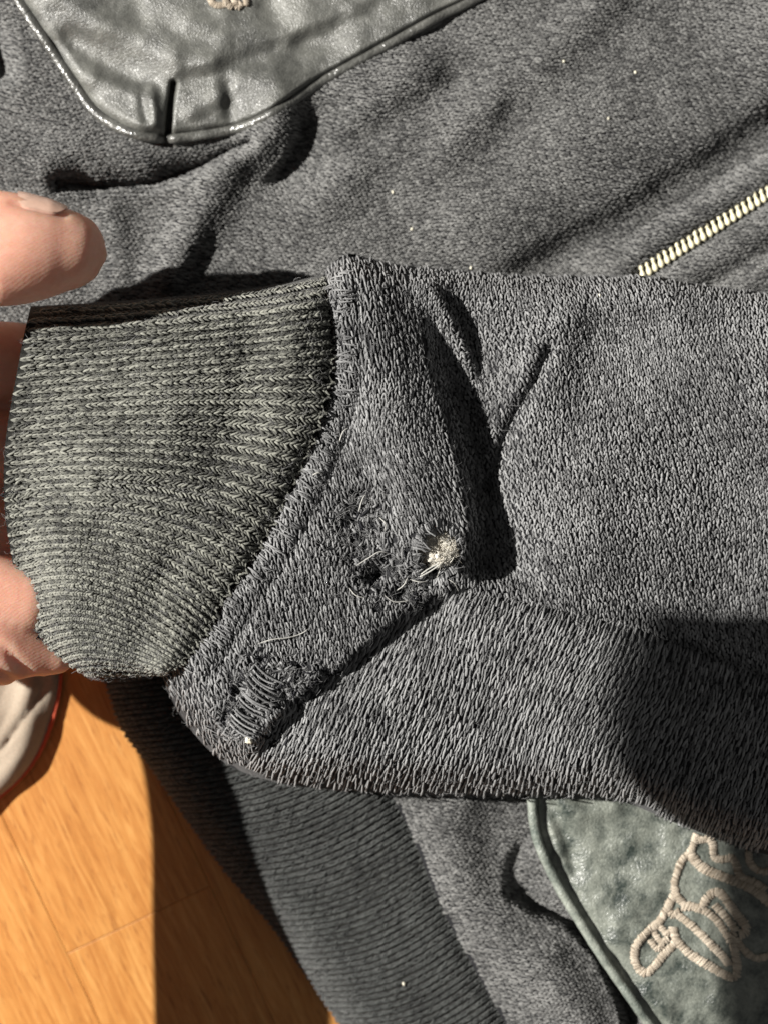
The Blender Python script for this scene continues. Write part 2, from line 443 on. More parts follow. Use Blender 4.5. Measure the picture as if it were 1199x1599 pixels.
def H_body(x, y):
    x = np.asarray(x, float); y = np.asarray(y, float)
    h = 118 + 26 * vnoise(x, y, 1 / 330, 1) + 12 * vnoise(x, y, 1 / 120, 2) + 3.5 * vnoise(x, y, 1 / 45, 3)
    up = y < 1000
    # roll under the upper leather patch, and the black crevice below it
    h += ridge([(-60, 236), (120, 262), (250, 262), (340, 232)], 26, 38, x, y)
    h += drop([(60, 288), (150, 298), (240, 292), (320, 262), (410, 212)], 70, 9, 34, x, y, -1, .2)
    h += ridge([(90, 291), (150, 299), (240, 293), (320, 263), (390, 224)], -42, 9, x, y)
    # bulge by the patch corner running down towards the cuff
    h += ridge([(440, 150), (425, 200), (360, 258), (310, 330), (262, 430)], 32, 34, x, y)
    h += drop([(452, 160), (462, 205), (440, 250), (400, 290)], 44, 14, 46, x, y, -1, .3)
    h += drop([(330, 345), (290, 410), (250, 480)], 12, 20, 46, x, y, -1, .3)
    h += ridge([(170, 330), (190, 400), (175, 470)], 14, 26, x, y)
    h += ridge([(-10, 60), (4, 110)], -45, 20, x, y)
    h += ridge([(20, 140), (120, 215)], 10, 30, x, y)
    # long soft folds of the front
    h += ridge([(1300, 40), (1150, 130), (1000, 210), (860, 290), (740, 350)], 22, 80, x, y)
    h += drop([(1290, 120), (1199, 165), (1090, 240), (950, 325), (830, 390), (740, 430)], 40, 46, 62, x, y, -1, .14)
    h += ridge([(960, -20), (880, 60), (780, 150), (690, 240)], 16, 36, x, y)
    h += drop([(820, 60), (785, 110), (775, 190), (800, 240)], 10, 30, 50, x, y, -1, .3)
    h += ridge([(640, 120), (560, 200), (500, 300)], 22, 60, x, y)
    h += ridge([(700, 130), (610, 190), (500, 260)], -16, 28, x, y)
    # placket either side of the zip
    zl = [(960, 455), (1012, 423), (1199, 305), (1300, 241)]
    d, s, t = polydist(zl, x, y)
    m = sstep(940, 1000, x) * up
    h += m * (-20 * np.exp(-(d / 13) ** 2) + 9 * np.exp(-((s + 36) / 17) ** 2) + 10 * np.exp(-((s - 40) / 18) ** 2) - 7 * np.exp(-((s - 72) / 13) ** 2) + 6 * np.exp(-((s - 102) / 15) ** 2) - 6 * np.exp(-((s + 62) / 10) ** 2))
    # below the sleeve
    h += -14 * sstep(1180, 1300, y)
    h += ridge([(720, 1230), (700, 1300), (730, 1390), (790, 1470), (850, 1560)], 26, 46, x, y)
    h += drop([(815, 1290), (785, 1350), (785, 1400), (800, 1430)], 22, 16, 50, x, y, -1, .3)
    h += drop([(780, 1395), (830, 1428), (880, 1445), (925, 1490), (960, 1560), (985, 1640)], 58, 14, 36, x, y, -1, .16)
    h += ridge([(860, 1500), (900, 1560), (920, 1640)], 26, 40, x, y)
    return h

def H_edge(x, y, d):
    """taper to the floor at the hem"""
    return H_body(x, y) * np.sqrt(np.clip(1 - (1 - np.clip(d / 46, 0, 1)) ** 2, .0004, 1))

# front body sheet
ny = 330; ys = np.linspace(-90, 1720, ny)
x0 = np.where(ys < 1000, xat(EDGE, ys), xat(HSEAM, ys)); x0 = np.where(ys < 640, -100, x0)
nu = 230; uu = np.linspace(0, 1, nu)
X = x0[:, None] + (1300 - x0[:, None]) * uu[None]; Y = np.repeat(ys[:, None], nu, 1)
Hh = H_body(X, Y)
dE = np.where(ys[:, None] < 1000, (X - x0[:, None]) * .8, 999)
Hh = np.where((ys[:, None] < 1000) & (ys[:, None] > 640), H_edge(X, Y, dE), Hh)
body = mesh_obj('front_panel', W(X, Y, Hh), grid_faces(ny, nu), M_under, jacket)
body['label'] = 'faded black knit front of the jacket, softly folded'

def lattice(Fn, cu, cv, box, mask, spread=.0):
    u = np.arange(box[0], box[2], cu); v = np.arange(box[1], box[3], cv)
    U, V = np.meshgrid(u, v, indexing='ij'); 
    V = V + (np.arange(len(u)) % 2)[:, None] * cv * .5 * spread
    U, V = U.ravel(), V.ravel()
    x, y, h = Fn(U, V)
    m = mask(x, y); return U[m], V[m]

def field(O, angle, hf, wu=0, wv=0, sc=1 / 160., seed=0):
    """lattice laid on a height field: v runs along 'angle' (picture degrees, 90 = straight down)"""
    a = math.radians(angle); dv = np.array([math.cos(a), math.sin(a)]); du = np.array([math.sin(a), -math.cos(a)])
    def Fn(u, v):
        x = O[0] + du[0] * u + dv[0] * v; y = O[1] + du[1] * u + dv[1] * v
        x2 = x + wu * vnoise(x, y, sc, seed + 1); y2 = y + wv * vnoise(x, y, sc, seed + 2)
        return x2, y2, hf(x2, y2)
    return Fn

SLEEVE_TOP = cr([(505, 428), (522, 408), (545, 396), (575, 402), (620, 412), (700, 420), (800, 428), (900, 430), (1010, 430), (1100, 444), (1199, 456), (1290, 462)], 200)
SLEEVE_BOT = cr([(252, 1052), (272, 1100), (300, 1142), (340, 1183), (395, 1212), (480, 1230), (630, 1241), (730, 1243), (830, 1243), (900, 1246), (970, 1252), (1060, 1288), (1140, 1318), (1210, 1338), (1290, 1350)], 200)
SEAM = cr([(505, 428), (512, 500), (516, 570), (503, 640), (481, 697), (458, 748), (430, 805), (390, 872), (354, 925), (314, 994), (285, 1030), (252, 1052)], 200)
CUFF0 = cr([(48, 478), (36, 530), (23, 600), (11, 670), (6, 730), (8, 800), (18, 870), (32, 930), (45, 975), (67, 1003), (106, 1035), (150, 1057)], 200)
CUFF1 = cr([(425, 445), (412, 540), (385, 650), (345, 745), (292, 835), (240, 915), (205, 985), (196, 1057)], 200)
sleeve_poly = np.vstack([SLEEVE_TOP, SLEEVE_BOT[::-1], SEAM[::-1]])
cuff_poly = np.vstack([SEAM, CUFF0[::-1]])
cover_poly = np.vstack([SLEEVE_TOP[10:], SLEEVE_BOT[::-1], [(60, 1000), (10, 730), (50, 480), (430, 450)]])
import functools
def shrink(poly, d):
    p = np.asarray(poly); c = np.array([600., 800.]); return p + (c - p) / np.linalg.norm(c - p, axis=1, keepdims=True) * d

Pt = cr([(-60, -190), (10, -40), (34, 8), (70, 62), (110, 122), (150, 176), (205, 207), (262, 216), (330, 208), (385, 196), (440, 168), (500, 128), (600, 72), (690, 22), (740, -2), (900, -90), (950, -190)], 160)
PtB = cr([(838, 1170), (832, 1215), (830, 1250), (838, 1310), (868, 1378), (905, 1440), (940, 1495), (985, 1560), (1030, 1625), (1080, 1700), (1300, 1700), (1300, 1180), (1050, 1140), (838, 1170)], 200)

cov = shrink(cover_poly, 45)
bodyF = field((600, 300), 8, H_body, 40, 40, 1 / 240., 4)
def mask_body(x, y):
    e = np.where(y < 1000, xat(EDGE, y) + 12, xat(HSEAM, y) + 4); e = np.where(y < 640, -40, e)
    return (x > e) & (x < 1296) & (y > -86) & (y < 1715) & ~inside(cov, x, y) & ~inside(Pt, x, y) & ~inside(PtB, x, y)
U, V = lattice(bodyF, 6.6, 7.0, (-1500, -1500, 1500, 1800), mask_body, 1)
knit('knit_loops', bodyF, U, V, 6.6, 7.0, 1.8, M_body, body, rings=4, jit=.10, lift=.3, reach=.52)
nF = 4500
fx = rng.uniform(-30, 1230, nF); fy = rng.uniform(-30, 1630, nF); m = mask_body(fx, fy)
flatF = lambda hf: (lambda u, v: (u, v, hf(u, v)))
fuzz('surface_fuzz', flatF(H_body), fx[m], fy[m], 7, .36, M_fib, body, .5, .9)

# hem rib
def hemF_(u, v):
    """u: 0 edge .. 1 seam, v: row (pixels along the edge)"""
    ye = v; xe = xat(EDGE, ye)
    ysn = ye - 70; xs = xat(HSEAM, ysn)
    for _ in range(3):
        ysn = ye - .33 * (xs - xe); xs = xat(HSEAM, ysn)
    x = xe + (xs - xe) * u; y = ye + (ysn - ye) * u + 26 * np.sin(np.pi * np.clip(u, 0, 1))
    d = u * (xs - xe) * .85
    h = H_body(x, y) * .92 * np.sqrt(np.clip(1 - (1 - np.clip(d / 60, 0, 1)) ** 2, .0004, 1)) - 9 * np.exp(-((1 - u) / .05) ** 2) * (u < 1.2)
    return x, y, h
HP = 8.4
def hem_sheet(u, v):
    x, y, h = hemF_(u, v); return x, y, h + 1.6 * np.cos(v * 2 * math.pi / HP) * np.clip(u * 8, 0, 1)
vv = np.arange(960, 1900, HP / 6); uu = np.r_[0, .003, .01, .02, np.linspace(.035, 1.01, 46)]
Vv, Uu = np.meshgrid(vv, uu, indexing='ij')
hem = mesh_obj('hem_rib', W(*hem_sheet(Uu, Vv)), grid_faces(len(vv), len(uu)), M_underc, jacket)
hem['label'] = 'black ribbed hem band of the jacket'
def hemK(u, v):  # knit surface in pixel-like units: u across ribs, v along the rib
    return hemF_(np.asarray(v) / 270., u)
ru = np.arange(963, 1890, HP); rv = np.arange(3, 270, 6.8)
U, V = [a.ravel() for a in np.meshgrid(ru, rv, indexing='ij')]
knit('knit_loops', hemK, U, V, 6.0, 6.8, 1.75, M_hem, hem, rings=4, jit=.06, lift=.9)

# ------------------------------------------------------------------ sleeve
def roll(e, w):
    return np.sqrt(np.clip(1 - (1 - np.clip(e / w, 0, 1)) ** 2, 0, 1))

CREASE = [(636, 425), (652, 500), (672, 575), (698, 650), (722, 735), (736, 810), (734, 865), (714, 908)]
CREASE2 = [(722, 912), (660, 938), (600, 978), (556, 1018), (518, 1052), (455, 1092), (405, 1150), (380, 1195)]
LIP = [(655, 428), (690, 470), (718, 522), (738, 578), (742, 620)]
CREASE3 = [(856, 545), (838, 590), (806, 645), (780, 700), (765, 760)]
SEAM2 = [(715, 922), (780, 934), (860, 950), (940, 968), (1000, 984), (1070, 1012), (1200, 1060), (1300, 1090)]
HOLE = [(653, 850), (664, 830), (680, 818), (700, 826), (712, 845), (718, 868), (712, 884), (694, 892), (688, 904), (666, 905), (655, 884)]

def H_sleeve_raw(x, y):
    x = np.asarray(x, float); y = np.asarray(y, float)
    h = 300 + 60 * sstep(760, 300, x) - 20 * sstep(800, 1200, x)
    h = h + 26 * vnoise(x, y, 1 / 210, 5) + 9 * vnoise(x, y, 1 / 80, 6) + 2.5 * vnoise(x, y, 1 / 30, 8)
    # crown of the folded sleeve end
    h += ridge([(548, 402), (580, 500), (610, 620), (640, 740), (655, 830)], 34, 60, x, y)
    h += drop(CREASE, 132, 34, 88, x, y, -1, .55, .10)
    h += ridge([(668, 430), (700, 500), (722, 570), (745, 660), (770, 740)], 22, 30, x, y)
    h += drop(LIP, 46, 10, 30, x, y, -1, .45)
    h += drop(CREASE3, 34, 14, 50, x, y, -1, .25) * .0
    h += ridge(CREASE3, -30, 11, x, y)
    h += ridge([(880, 500), (850, 600), (810, 700), (790, 790)], 22, 46, x, y)
    # step from the folded end down on to the lower panel
    h += drop(CREASE2, 34, 16, 60, x, y, -1, .12)
    h += ridge([(560, 1130), (660, 1080), (800, 1060), (920, 1090)], 22, 90, x, y)
    d, s, t = polydist(SEAM2, x, y)
    h += -11 * np.exp(-(d / 9) ** 2) + 5 * np.exp(-((d - 20) / 12) ** 2)
    # right part falls away towards the lower seam
    h += -62 * sstep(800, 985, y) * sstep(860, 1120, x) * sstep(1250, 960, y)
    h += ridge([(1300, 620), (1100, 640), (950, 700), (850, 800)], 26, 120, x, y)
    h += ridge([(1199, 500), (1060, 540), (930, 530)], -12, 40, x, y)
    # seam band beside the cuff
    d, s, t = polydist(SEAM[::14], x, y)
    h += 4 * np.exp(-((d - 24) / 16) ** 2) - 12 * np.exp(-(d / 9) ** 2) - 5 * np.exp(-((d - 52) / 9) ** 2)
    # worn pits
    for px, py, w, a in [(548, 812, 10, 12), (590, 895, 15, 24), (575, 905, 10, 16), (610, 870, 8, 12), (560, 770, 8, 10), (512, 1052, 11, 22), (470, 1045, 9, 12), (372, 1075, 8, 16), (408, 1030, 8, 14), (352, 1118, 8, 14), (445, 1090, 12, 14), (355, 1135, 7, 10), (625, 925, 14, 16), (683, 895, 16, 10)]:
        h += -a * np.exp(-(((x - px) ** 2 + (y - py) ** 2) / w ** 2))
    h += ridge([(385, 1060), (400, 1090), (430, 1110)], 9, 16, x, y)
    # hole lip pulled a little inwards
    h += 8 * np.exp(-(((x - 683) ** 2 + (y - 860) ** 2) / 44 ** 2))
    return h

_tx, _bx = SLEEVE_TOP, SLEEVE_BOT
def H_sleeve(x, y):
    h = H_sleeve_raw(x, y)
    et, _, _ = polydist(_tx[::6], x, y); eb, _, _ = polydist(_bx[::6], x, y)
    base = 135
    wt = 34 + 26 * sstep(620, 560, x) * 0
    h = base + (h - base) * roll(et, 40) * roll(eb, 62)
    return h

nv = 230; nuu = 300
g = np.linspace(0, 1, nv); vv = np.clip(.5 - .5 * np.cos(math.pi * g), 0, 1) * .55 + g * .45
uu = np.linspace(0, 1, nuu)
top = curve_at(SLEEVE_TOP, uu); bot = curve_at(SLEEVE_BOT, uu); lef = curve_at(SEAM, vv); rig = np.stack([np.full(nv, 1290.), 462 + (1350 - 462) * vv], -1)
u_, v_ = uu[:, None, None], vv[None, :, None]
Cn = (1 - v_) * top[:, None] + v_ * bot[:, None] + (1 - u_) * lef[None] + u_ * rig[None] \
    - ((1 - u_) * (1 - v_) * top[0] + u_ * (1 - v_) * top[-1] + (1 - u_) * v_ * bot[0] + u_ * v_ * bot[-1])
hx, hy = Cn[..., 0], Cn[..., 1]
hz = H_sleeve(hx, hy)
cxm = (hx[:-1, :-1] + hx[1:, 1:]) / 2; cym = (hy[:-1, :-1] + hy[1:, 1:]) / 2
keep = ~inside(HOLE, cxm, cym)
Vt = W(hx, hy, hz)
Fs = grid_faces(nuu, nv, keep)
# underside of the tube, tucked in from both silhouettes
nb = 24; vb = np.linspace(0, 1, nb)
xb = hx[:, :1] + (hx[:, -1:] - hx[:, :1]) * (.0 + vb[None]); yb = hy[:, :1] + (hy[:, -1:] - hy[:, :1]) * vb[None]
zb = 135 - 4 * np.sin(math.pi * vb)[None] + 0 * xb
Vb = W(xb, yb, zb)
Fb = grid_faces(nuu, nb)[:, ::-1] + len(Vt.reshape(-1, 3))
sleeve = mesh_obj('sleeve', np.vstack([Vt.reshape(-1, 3), Vb.reshape(-1, 3)]), np.vstack([Fs, Fb]), M_under, jacket)
sleeve['label'] = 'faded black knit sleeve with a frayed hole and worn seam'

wear_pts = [(560, 800, 46), (590, 890, 52), (683, 862, 40), (400, 1080, 60), (470, 1060, 40), (360, 1125, 34), (540, 840, 40), (640, 920, 36)]
def wear(x, y):
    w = np.zeros(np.shape(x))
    for a, b, r in wear_pts: w = np.maximum(w, np.exp(-(((x - a) ** 2 + (y - b) ** 2) / r ** 2) ** 1.5))
    return w

CR_A = np.vstack([np.array(CREASE), np.array(CREASE2)[1:]])
panel_end = np.vstack([SEAM[:1], SLEEVE_TOP[:28], np.array(CREASE), np.array(CREASE2)[1:], [(330, 1178)], [(300, 1142), (272, 1100)], SEAM[::-1]])
panel_low = np.vstack([np.array(CREASE2)[::-1], np.array(SEAM2), [(1300, 1360)], SLEEVE_BOT[::-1]])
def erode(mask, pts, d):
    return lambda x, y: mask(x, y) & (polydist(pts, x, y)[0] > d)
def off_rim(x, y): return (polydist(SLEEVE_TOP[::6], x, y)[0] > 3) & (polydist(SLEEVE_BOT[::6], x, y)[0] > 4)
def m_end(x, y): return inside(panel_end, x, y) & ~inside(HOLE, x, y) & (x < 760) & (polydist(SEAM[::8], x, y)[0] > 8) & off_rim(x, y)
def m_low(x, y): return inside(panel_low, x, y) & (x < 1260) & ~m_end(x, y) & (polydist(SEAM[::8], x, y)[0] > 8) & off_rim(x, y)
def m_right(x, y): return inside(sleeve_poly, x, y) & ~inside(panel_end, x, y) & ~inside(panel_low, x, y) & ~inside(HOLE, x, y) & (x < 1260) & off_rim(x, y)

sF = lambda x, y: H_sleeve(x, y)
e_F = field((560, 700), 80, sF, 34, 20, 1 / 150., 11)
l_F = field((760, 1100), 112, sF, 26, 18, 1 / 170., 21)
r_F = field((950, 650), 80, sF, 60, 50, 1 / 210., 31)
def messy_of(F):
    def f(u, v):
        x, y, _ = F(u, v); return wear(x, y)
    return f
def thin(F, U, V, p=.3):
    x, y, _ = F(U, V); k = rng.random(len(U)) > wear(x, y) * p; return U[k], V[k]
for F, mk, cu, cv, r, lo, hi, sl, rc, sec in ((e_F, m_end, 8.8, 8.2, 2.05, .05, 1, .24, .64, .92), (l_F, m_low, 9.6, 10.4, 2.2, .15, 1.15, .18, .68, .78), (r_F, m_right, 8.4, 7.2, 1.95, .1, 1.0, .36, .52, .98)):
    U, V = lattice(F, cu, cv, (-1000, -1000, 1000, 1000), mk, 0)
    U, V = thin(F, U, V)
    knit('knit_loops', F, U, V, cu, cv, r, M_slv, sleeve, slant=sl, reach=rc, second=sec, rings=5, jit=.11, lift=.35, messy=messy_of(F), shade_lo=lo, shade_hi=hi)
# overlocked band along the cuff seam: short strands lying across the seam
def seamF(u, v):
    """u: pixels along the seam, v: pixels away from it"""
    L = 720.
    q = curve_at(SEAM, np.asarray(u) / L); q2 = curve_at(SEAM, np.clip(np.asarray(u) / L + .01, 0, 1)); q1 = curve_at(SEAM, np.clip(np.asarray(u) / L - .01, 0, 1))
    t = q2 - q1; t /= np.linalg.norm(t, axis=-1, keepdims=True) + 1e-9
    n = np.stack([t[..., 1], -t[..., 0]], -1)
    x = q[..., 0] + n[..., 0] * v; y = q[..., 1] + n[..., 1] * v
    return x, y, H_sleeve(x, y)
U, V = [a.ravel() for a in np.meshgrid(np.arange(6, 714, 8.5), np.array([6., 17, 29]), indexing='ij')]
U = U + rng.normal(0, 3, len(U)); V = V + rng.normal(0, 3, len(V)); k = rng.random(len(U)) < .5; U, V = U[k], V[k]
x, y, _ = seamF(U, V); k = inside(sleeve_poly, x, y); U, V = U[k], V[k]
knit('overlock_loops', seamF, U, V, 8, 12.5, 1.55, M_slv, sleeve, slant=.35, jit=.3, lift=2.2, shade_lo=.05, shade_hi=1.0)

nF = 10000
fx = rng.uniform(240, 1210, nF); fy = rng.uniform(395, 1345, nF)
k = inside(sleeve_poly, fx, fy) & ~inside(HOLE, fx, fy); fx, fy = fx[k], fy[k]
fuzz('surface_fuzz', flatF(H_sleeve), fx, fy, 9, .34, M_fib, sleeve, .5, .9)
w = wear_pts
fx = np.concatenate([rng.normal(a, r * .6, 120) for a, b, r in w]); fy = np.concatenate([rng.normal(b, r * .6, 120) for a, b, r in w])
k = inside(sleeve_poly, fx, fy) & ~inside(HOLE, fx, fy)
fuzz('frayed_fibres', flatF(H_sleeve), fx[k], fy[k], 8, .55, M_fib, sleeve, .3, 2.0)
# dark broken yarns in the worn spots
fx = np.concatenate([rng.normal(a, s_, n_) for a, b, s_, n_ in [(590, 898, 14, 70), (552, 812, 12, 40), (512, 1054, 13, 50), (372, 1078, 8, 40), (408, 1030, 8, 34), (350, 1122, 10, 40), (448, 1085, 16, 50), (470, 1046, 10, 30), (615, 860, 12, 30), (640, 930, 20, 40), (655, 890, 7, 30), (430, 1150, 20, 30)]])
fy = np.concatenate([rng.normal(b, s_, n_) for a, b, s_, n_ in [(590, 898, 14, 70), (552, 812, 12, 40), (512, 1054, 9, 50), (372, 1078, 11, 40), (408, 1030, 9, 34), (350, 1122, 10, 40), (448, 1085, 12, 50), (470, 1046, 7, 30), (615, 860, 12, 30), (640, 930, 10, 40), (655, 890, 14, 30), (430, 1150, 8, 30)]])
k = inside(sleeve_poly, fx, fy) & ~inside(HOLE, fx, fy)
fuzz('broken_black_yarn', flatF(H_sleeve), fx[k][::2], fy[k][::2], 6.5, 2.2, M_black, sleeve, .35, .9)

# fraying round the hole: yarn ends reaching in
a = rng.uniform(0, 2 * math.pi, 150)
hp = np.array(HOLE); hc = np.array([685, 862.])
pts = []
for q in range(150):
    t = rng.random() * len(hp); i = int(t) % len(hp); j = (i + 1) % len(hp); f = t - int(t)
    p = hp[i] * (1 - f) + hp[j] * f
    din = (hc - p) / np.linalg.norm(hc - p)
    a0 = p - din * 10; p1 = p + din * rng.uniform(2, 17) + rng.normal(0, 3.5, 2)
    h0 = float(H_sleeve(a0[0], a0[1]))
    pts.append(np.array([[*a0, h0 + 3], [*(p + rng.normal(0, 1.5, 2)), h0 + 3.5], [*p1, h0 - rng.uniform(-3, 8)]]))
C = np.array([W(*cr(p, 6).T) for p in pts])
v_, f_ = tubes(C, np.tile(np.array([0, 0, 1.]), (len(C), 6, 1)), np.tile(np.linspace(2.2, 1.1, 6) * S, (len(C), 1)), 4)
o = mesh_obj('frayed_yarn_ends', v_, f_, M_slv, sleeve, shade=np.repeat(rng.random(len(C)), 24)); o['kind'] = 'stuff'
for p in ([(655, 901, 0), (670, 893, 0), (690, 880, 0)], [(657, 897, 0), (668, 889, 0), (686, 879, 0)]):
    strand('hole_thread', [(x, y, float(H_sleeve(648, 890)) + 2) for x, y, _ in p], 1.2, M_palefib, sleeve, 5)
# white fluff inside the hole
def blob(name, c, rad, mat, parent, nz=.25, seed=1, nu=22, nw=14):
    th = np.linspace(0, 2 * math.pi, nu, endpoint=False); ph = np.linspace(-math.pi / 2, math.pi / 2, nw)
    TH, PH = np.meshgrid(th, ph, indexing='ij')
    X = np.cos(TH) * np.cos(PH); Y = np.sin(TH) * np.cos(PH); Z = np.sin(PH)
    k = 1 + nz * (vnoise(TH * 3 + 5, PH * 3 + 2, 1, seed) + .6 * vnoise(X * 7 + 9, Y * 7 + Z * 5, 1, seed + 3))
    Pw = W(c[0] + X * rad[0] * k, c[1] + Y * rad[1] * k, c[2] + Z * rad[2] * k)
    idx = np.arange(nu * nw).reshape(nu, nw); nx_ = np.roll(idx, -1, 0)
    F = np.stack([idx[:, :-1], nx_[:, :-1], nx_[:, 1:], idx[:, 1:]], -1).reshape(-1, 4)
    return mesh_obj(name, Pw, F, mat, parent, shade=np.full(nu * nw, .6))
hb = float(H_sleeve(683, 850))
fl = blob('lining_fluff', (682, 848, hb - 28), (34, 35, 20), M_white, sleeve, .45, 5, 40, 24)
fl['label'] = 'white cotton lining showing through the hole'
def fluffF(u, v): return u, v, hb - 28 + 20 * np.sqrt(np.clip(1 - ((u - 685) / 34) ** 2 - ((v - 850) / 33) ** 2, .02, 1))
fa = rng.uniform(0, 6.28, 520); fr = np.sqrt(rng.random(520)) * 31
fuzz('lining_fibres', fluffF, 685 + fr * np.cos(fa), 850 + fr * np.sin(fa), 5, .42, M_white, sleeve, .4, 1.6)
# darned square: parallel threads laid over the worn spot
for i in range(15):
    a0 = np.array([398, 1038.]) + np.array([-44, 88.]) * i / 14 + rng.normal(0, 1.5, 2); ln_ = 52 + rng.normal(0, 6)
    q = [a0 + np.array([.84, .54]) * ln_ * t + np.array([-.5, .8]) * 5 * math.sin(math.pi * t) for t in (0, .33, .66, 1)]
    strand('darning_thread', [(x, y, float(H_sleeve(x, y)) + 6.5) for x, y in q], 1.7, M_slv, sleeve, 5, n=9, shade=float(rng.uniform(.2, .8)), taper=True)
# loose threads
for pts in ([(402, 1006), (425, 999), (450, 996), (470, 990), (482, 982)], [(560, 800), (566, 780), (571, 772)], [(556, 884), (575, 872), (592, 862), (606, 864)], [(545, 918), (556, 930), (572, 934)], [(618, 923), (630, 914), (636, 902)],
            [(592, 808), (602, 818), (600, 830)], [(640, 905), (655, 909), (668, 908)], [(530, 690), (536, 674), (545, 668)], [(488, 742), (497, 738), (505, 741)], [(460, 690), (470, 680), (476, 668)], [(600, 930), (616, 940), (640, 938)], [(700, 905), (710, 912), (716, 925)]):
    strand('loose_thread', [(x, y, float(H_sleeve(x, y)) + 7 + 3 * math.sin(i * 1.7)) for i, (x, y) in enumerate(pts)], .95, M_palefib, sleeve, 5, taper=True)

# ------------------------------------------------------------------ cuff
def cuffF(u, v):
    """u 0..1 rim -> seam, v 0..1 top -> bottom"""
    u = np.asarray(u, float); v = np.asarray(v, float)
    kn = [0, .2, .42, .61, .79, .9, 1]        # the ribs twist a little round the tube towards the seam
    a, b, c = curve_at(CUFF0, v), curve_at(CUFF1, np.interp(v, kn, [0, .2, .49, .73, .885, .95, 1])), curve_at(SEAM, np.interp(v, kn, [0, .2, .54, .81, .945, .98, 1]))
    m = .74
    l0 = (u - m) * (u - 1) / (m); l1 = u * (u - 1) / (m * (m - 1)); l2 = u * (u - m) / (1 - m)
    p = a * l0[..., None] + b * l1[..., None] + c * l2[..., None]
    # keep closer to straight ruled lines near the ends
    lin = np.where((u < m)[..., None], a + (b - a) * (u / m)[..., None], b + (c - b) * ((u - m) / (1 - m))[..., None])
    p = p * .85 + lin * .15
    x, y = p[..., 0], p[..., 1]
    e = np.minimum(v, 1 - v)
    hm = 368 - 8 * u
    h = hm + 12 * vnoise(x, y, 1 / 130, 41) + 5 * vnoise(x, y, 1 / 50, 42)
    h += ridge([(400, 450), (392, 560), (370, 670), (350, 730)], -8, 32, x, y)          # soft fold where the rib bends
    h += ridge([(468, 440), (458, 600), (425, 720)], 12, 34, x, y)
    h += -62 * np.exp(-(u / .20) ** 2) * sstep(.02, .4, v) - 16 * vnoise(x, y, 1 / 90, 44)
    h += ridge([(160, 752), (240, 760), (300, 770), (322, 772)], -13, 8, x, y) + ridge([(150, 785), (240, 795), (330, 800)], 10, 16, x, y)
    h += ridge([(250, 900), (300, 830), (345, 770)], -5, 22, x, y)
    h += ridge([(215, 1040), (235, 960), (270, 890)], -6, 28, x, y)
    h += -9 * np.exp(-((1 - u) / .03) ** 2)
    h = 205 + (h - 205) * roll(v, .075) * roll(1 - v, .10)
    return x, y, h
NR = 46
def cuff_sheet(u, v):
    x, y, h = cuffF(u, v); return x, y, h + 3.2 * np.cos(v * 2 * math.pi * NR)
nu2, nv2 = 80, NR * 6 + 1
uu = np.linspace(0, 1.0, nu2); vv = np.linspace(0, 1, nv2)
Uu, Vv = np.meshgrid(uu, vv, indexing='ij')
fx_, fy_, fh_ = cuff_sheet(Uu, Vv)
# turned-in rim and inner layer
inx, iny, inh = cuffF(np.full((6, nv2), .0) + np.array([.0, .004, .012, .03, .06, .1])[:, None], np.repeat(vv[None], 6, 0))
inh = inh - np.array([3, 8, 12, 15, 17, 18])[:, None]
bu = np.linspace(.02, 1, 30); Bu, Bv = np.meshgrid(bu, vv[::8], indexing='ij')
bx_, by_, bh_ = cuffF(Bu, Bv); bh_ = 205 - 75 * np.sin(math.pi * Bv) + 0 * bh_
V1 = W(fx_, fy_, fh_).reshape(-1, 3); V2 = W(inx, iny, inh).reshape(-1, 3); V3 = W(bx_, by_, bh_).reshape(-1, 3)
Fc = np.vstack([grid_faces(nu2, nv2), grid_faces(6, nv2)[:, ::-1] + len(V1), grid_faces(30, len(vv[::8]))[:, ::-1] + len(V1) + len(V2)])
cuff = mesh_obj('cuff', np.vstack([V1, V2, V3]), Fc, M_underc, jacket)
cuff['label'] = 'ribbed knit cuff, faded olive black with a frayed rim'
LU = 480.
def cuffK(u, v): return cuffF(np.asarray(v) / LU, np.clip(np.asarray(u) / (NR * 16.), 0, 1))
ru = (np.arange(NR) + 0.0) * 16. + .0; ru = ru[1:]
rv = np.arange(7, LU + 2, 8.0)
U, V = [a.ravel() for a in np.meshgrid(ru, rv, indexing='ij')]
V = V + rng.normal(0, .5, len(V)) + (U // 16 % 2) * 3.
mess = lambda u, v: (lambda q: np.maximum.reduce([np.exp(-(((q[0] - a) ** 2 + (q[1] - b) ** 2) / 22. ** 2)) for a, b in ((35, 765), (50, 990), (30, 925))]))(cuffF(v / LU, u / (NR * 16.)))
knit('knit_ribs', cuffK, U, V, 8.6, 8.0, 2.0, M_cuff, cuff, slant=.42, rings=5, jit=.07, lift=1.35, shade_lo=.12, shade_hi=1.1, messy=mess)
# purl bumps lying in the grooves
U2 = U - 8.; k = U2 > 4
knit('purl_bumps', cuffK, U2[k], V[k] + 5, 7.0, 7.4, 1.9, M_cuff, cuff, slant=-.5, rings=4, jit=.1, lift=-.4, shade_lo=-.15, shade_hi=.6)
nF = 3000
fu = rng.random(nF); fv = rng.random(nF)
fuzz('surface_fuzz', cuffF_px if False else (lambda u, v: cuffF(np.asarray(u) / LU, np.clip(np.asarray(v) / 620., 0, 1))), fu * LU, fv * 620, 10, .33, M_fib, cuff, .5, .8)
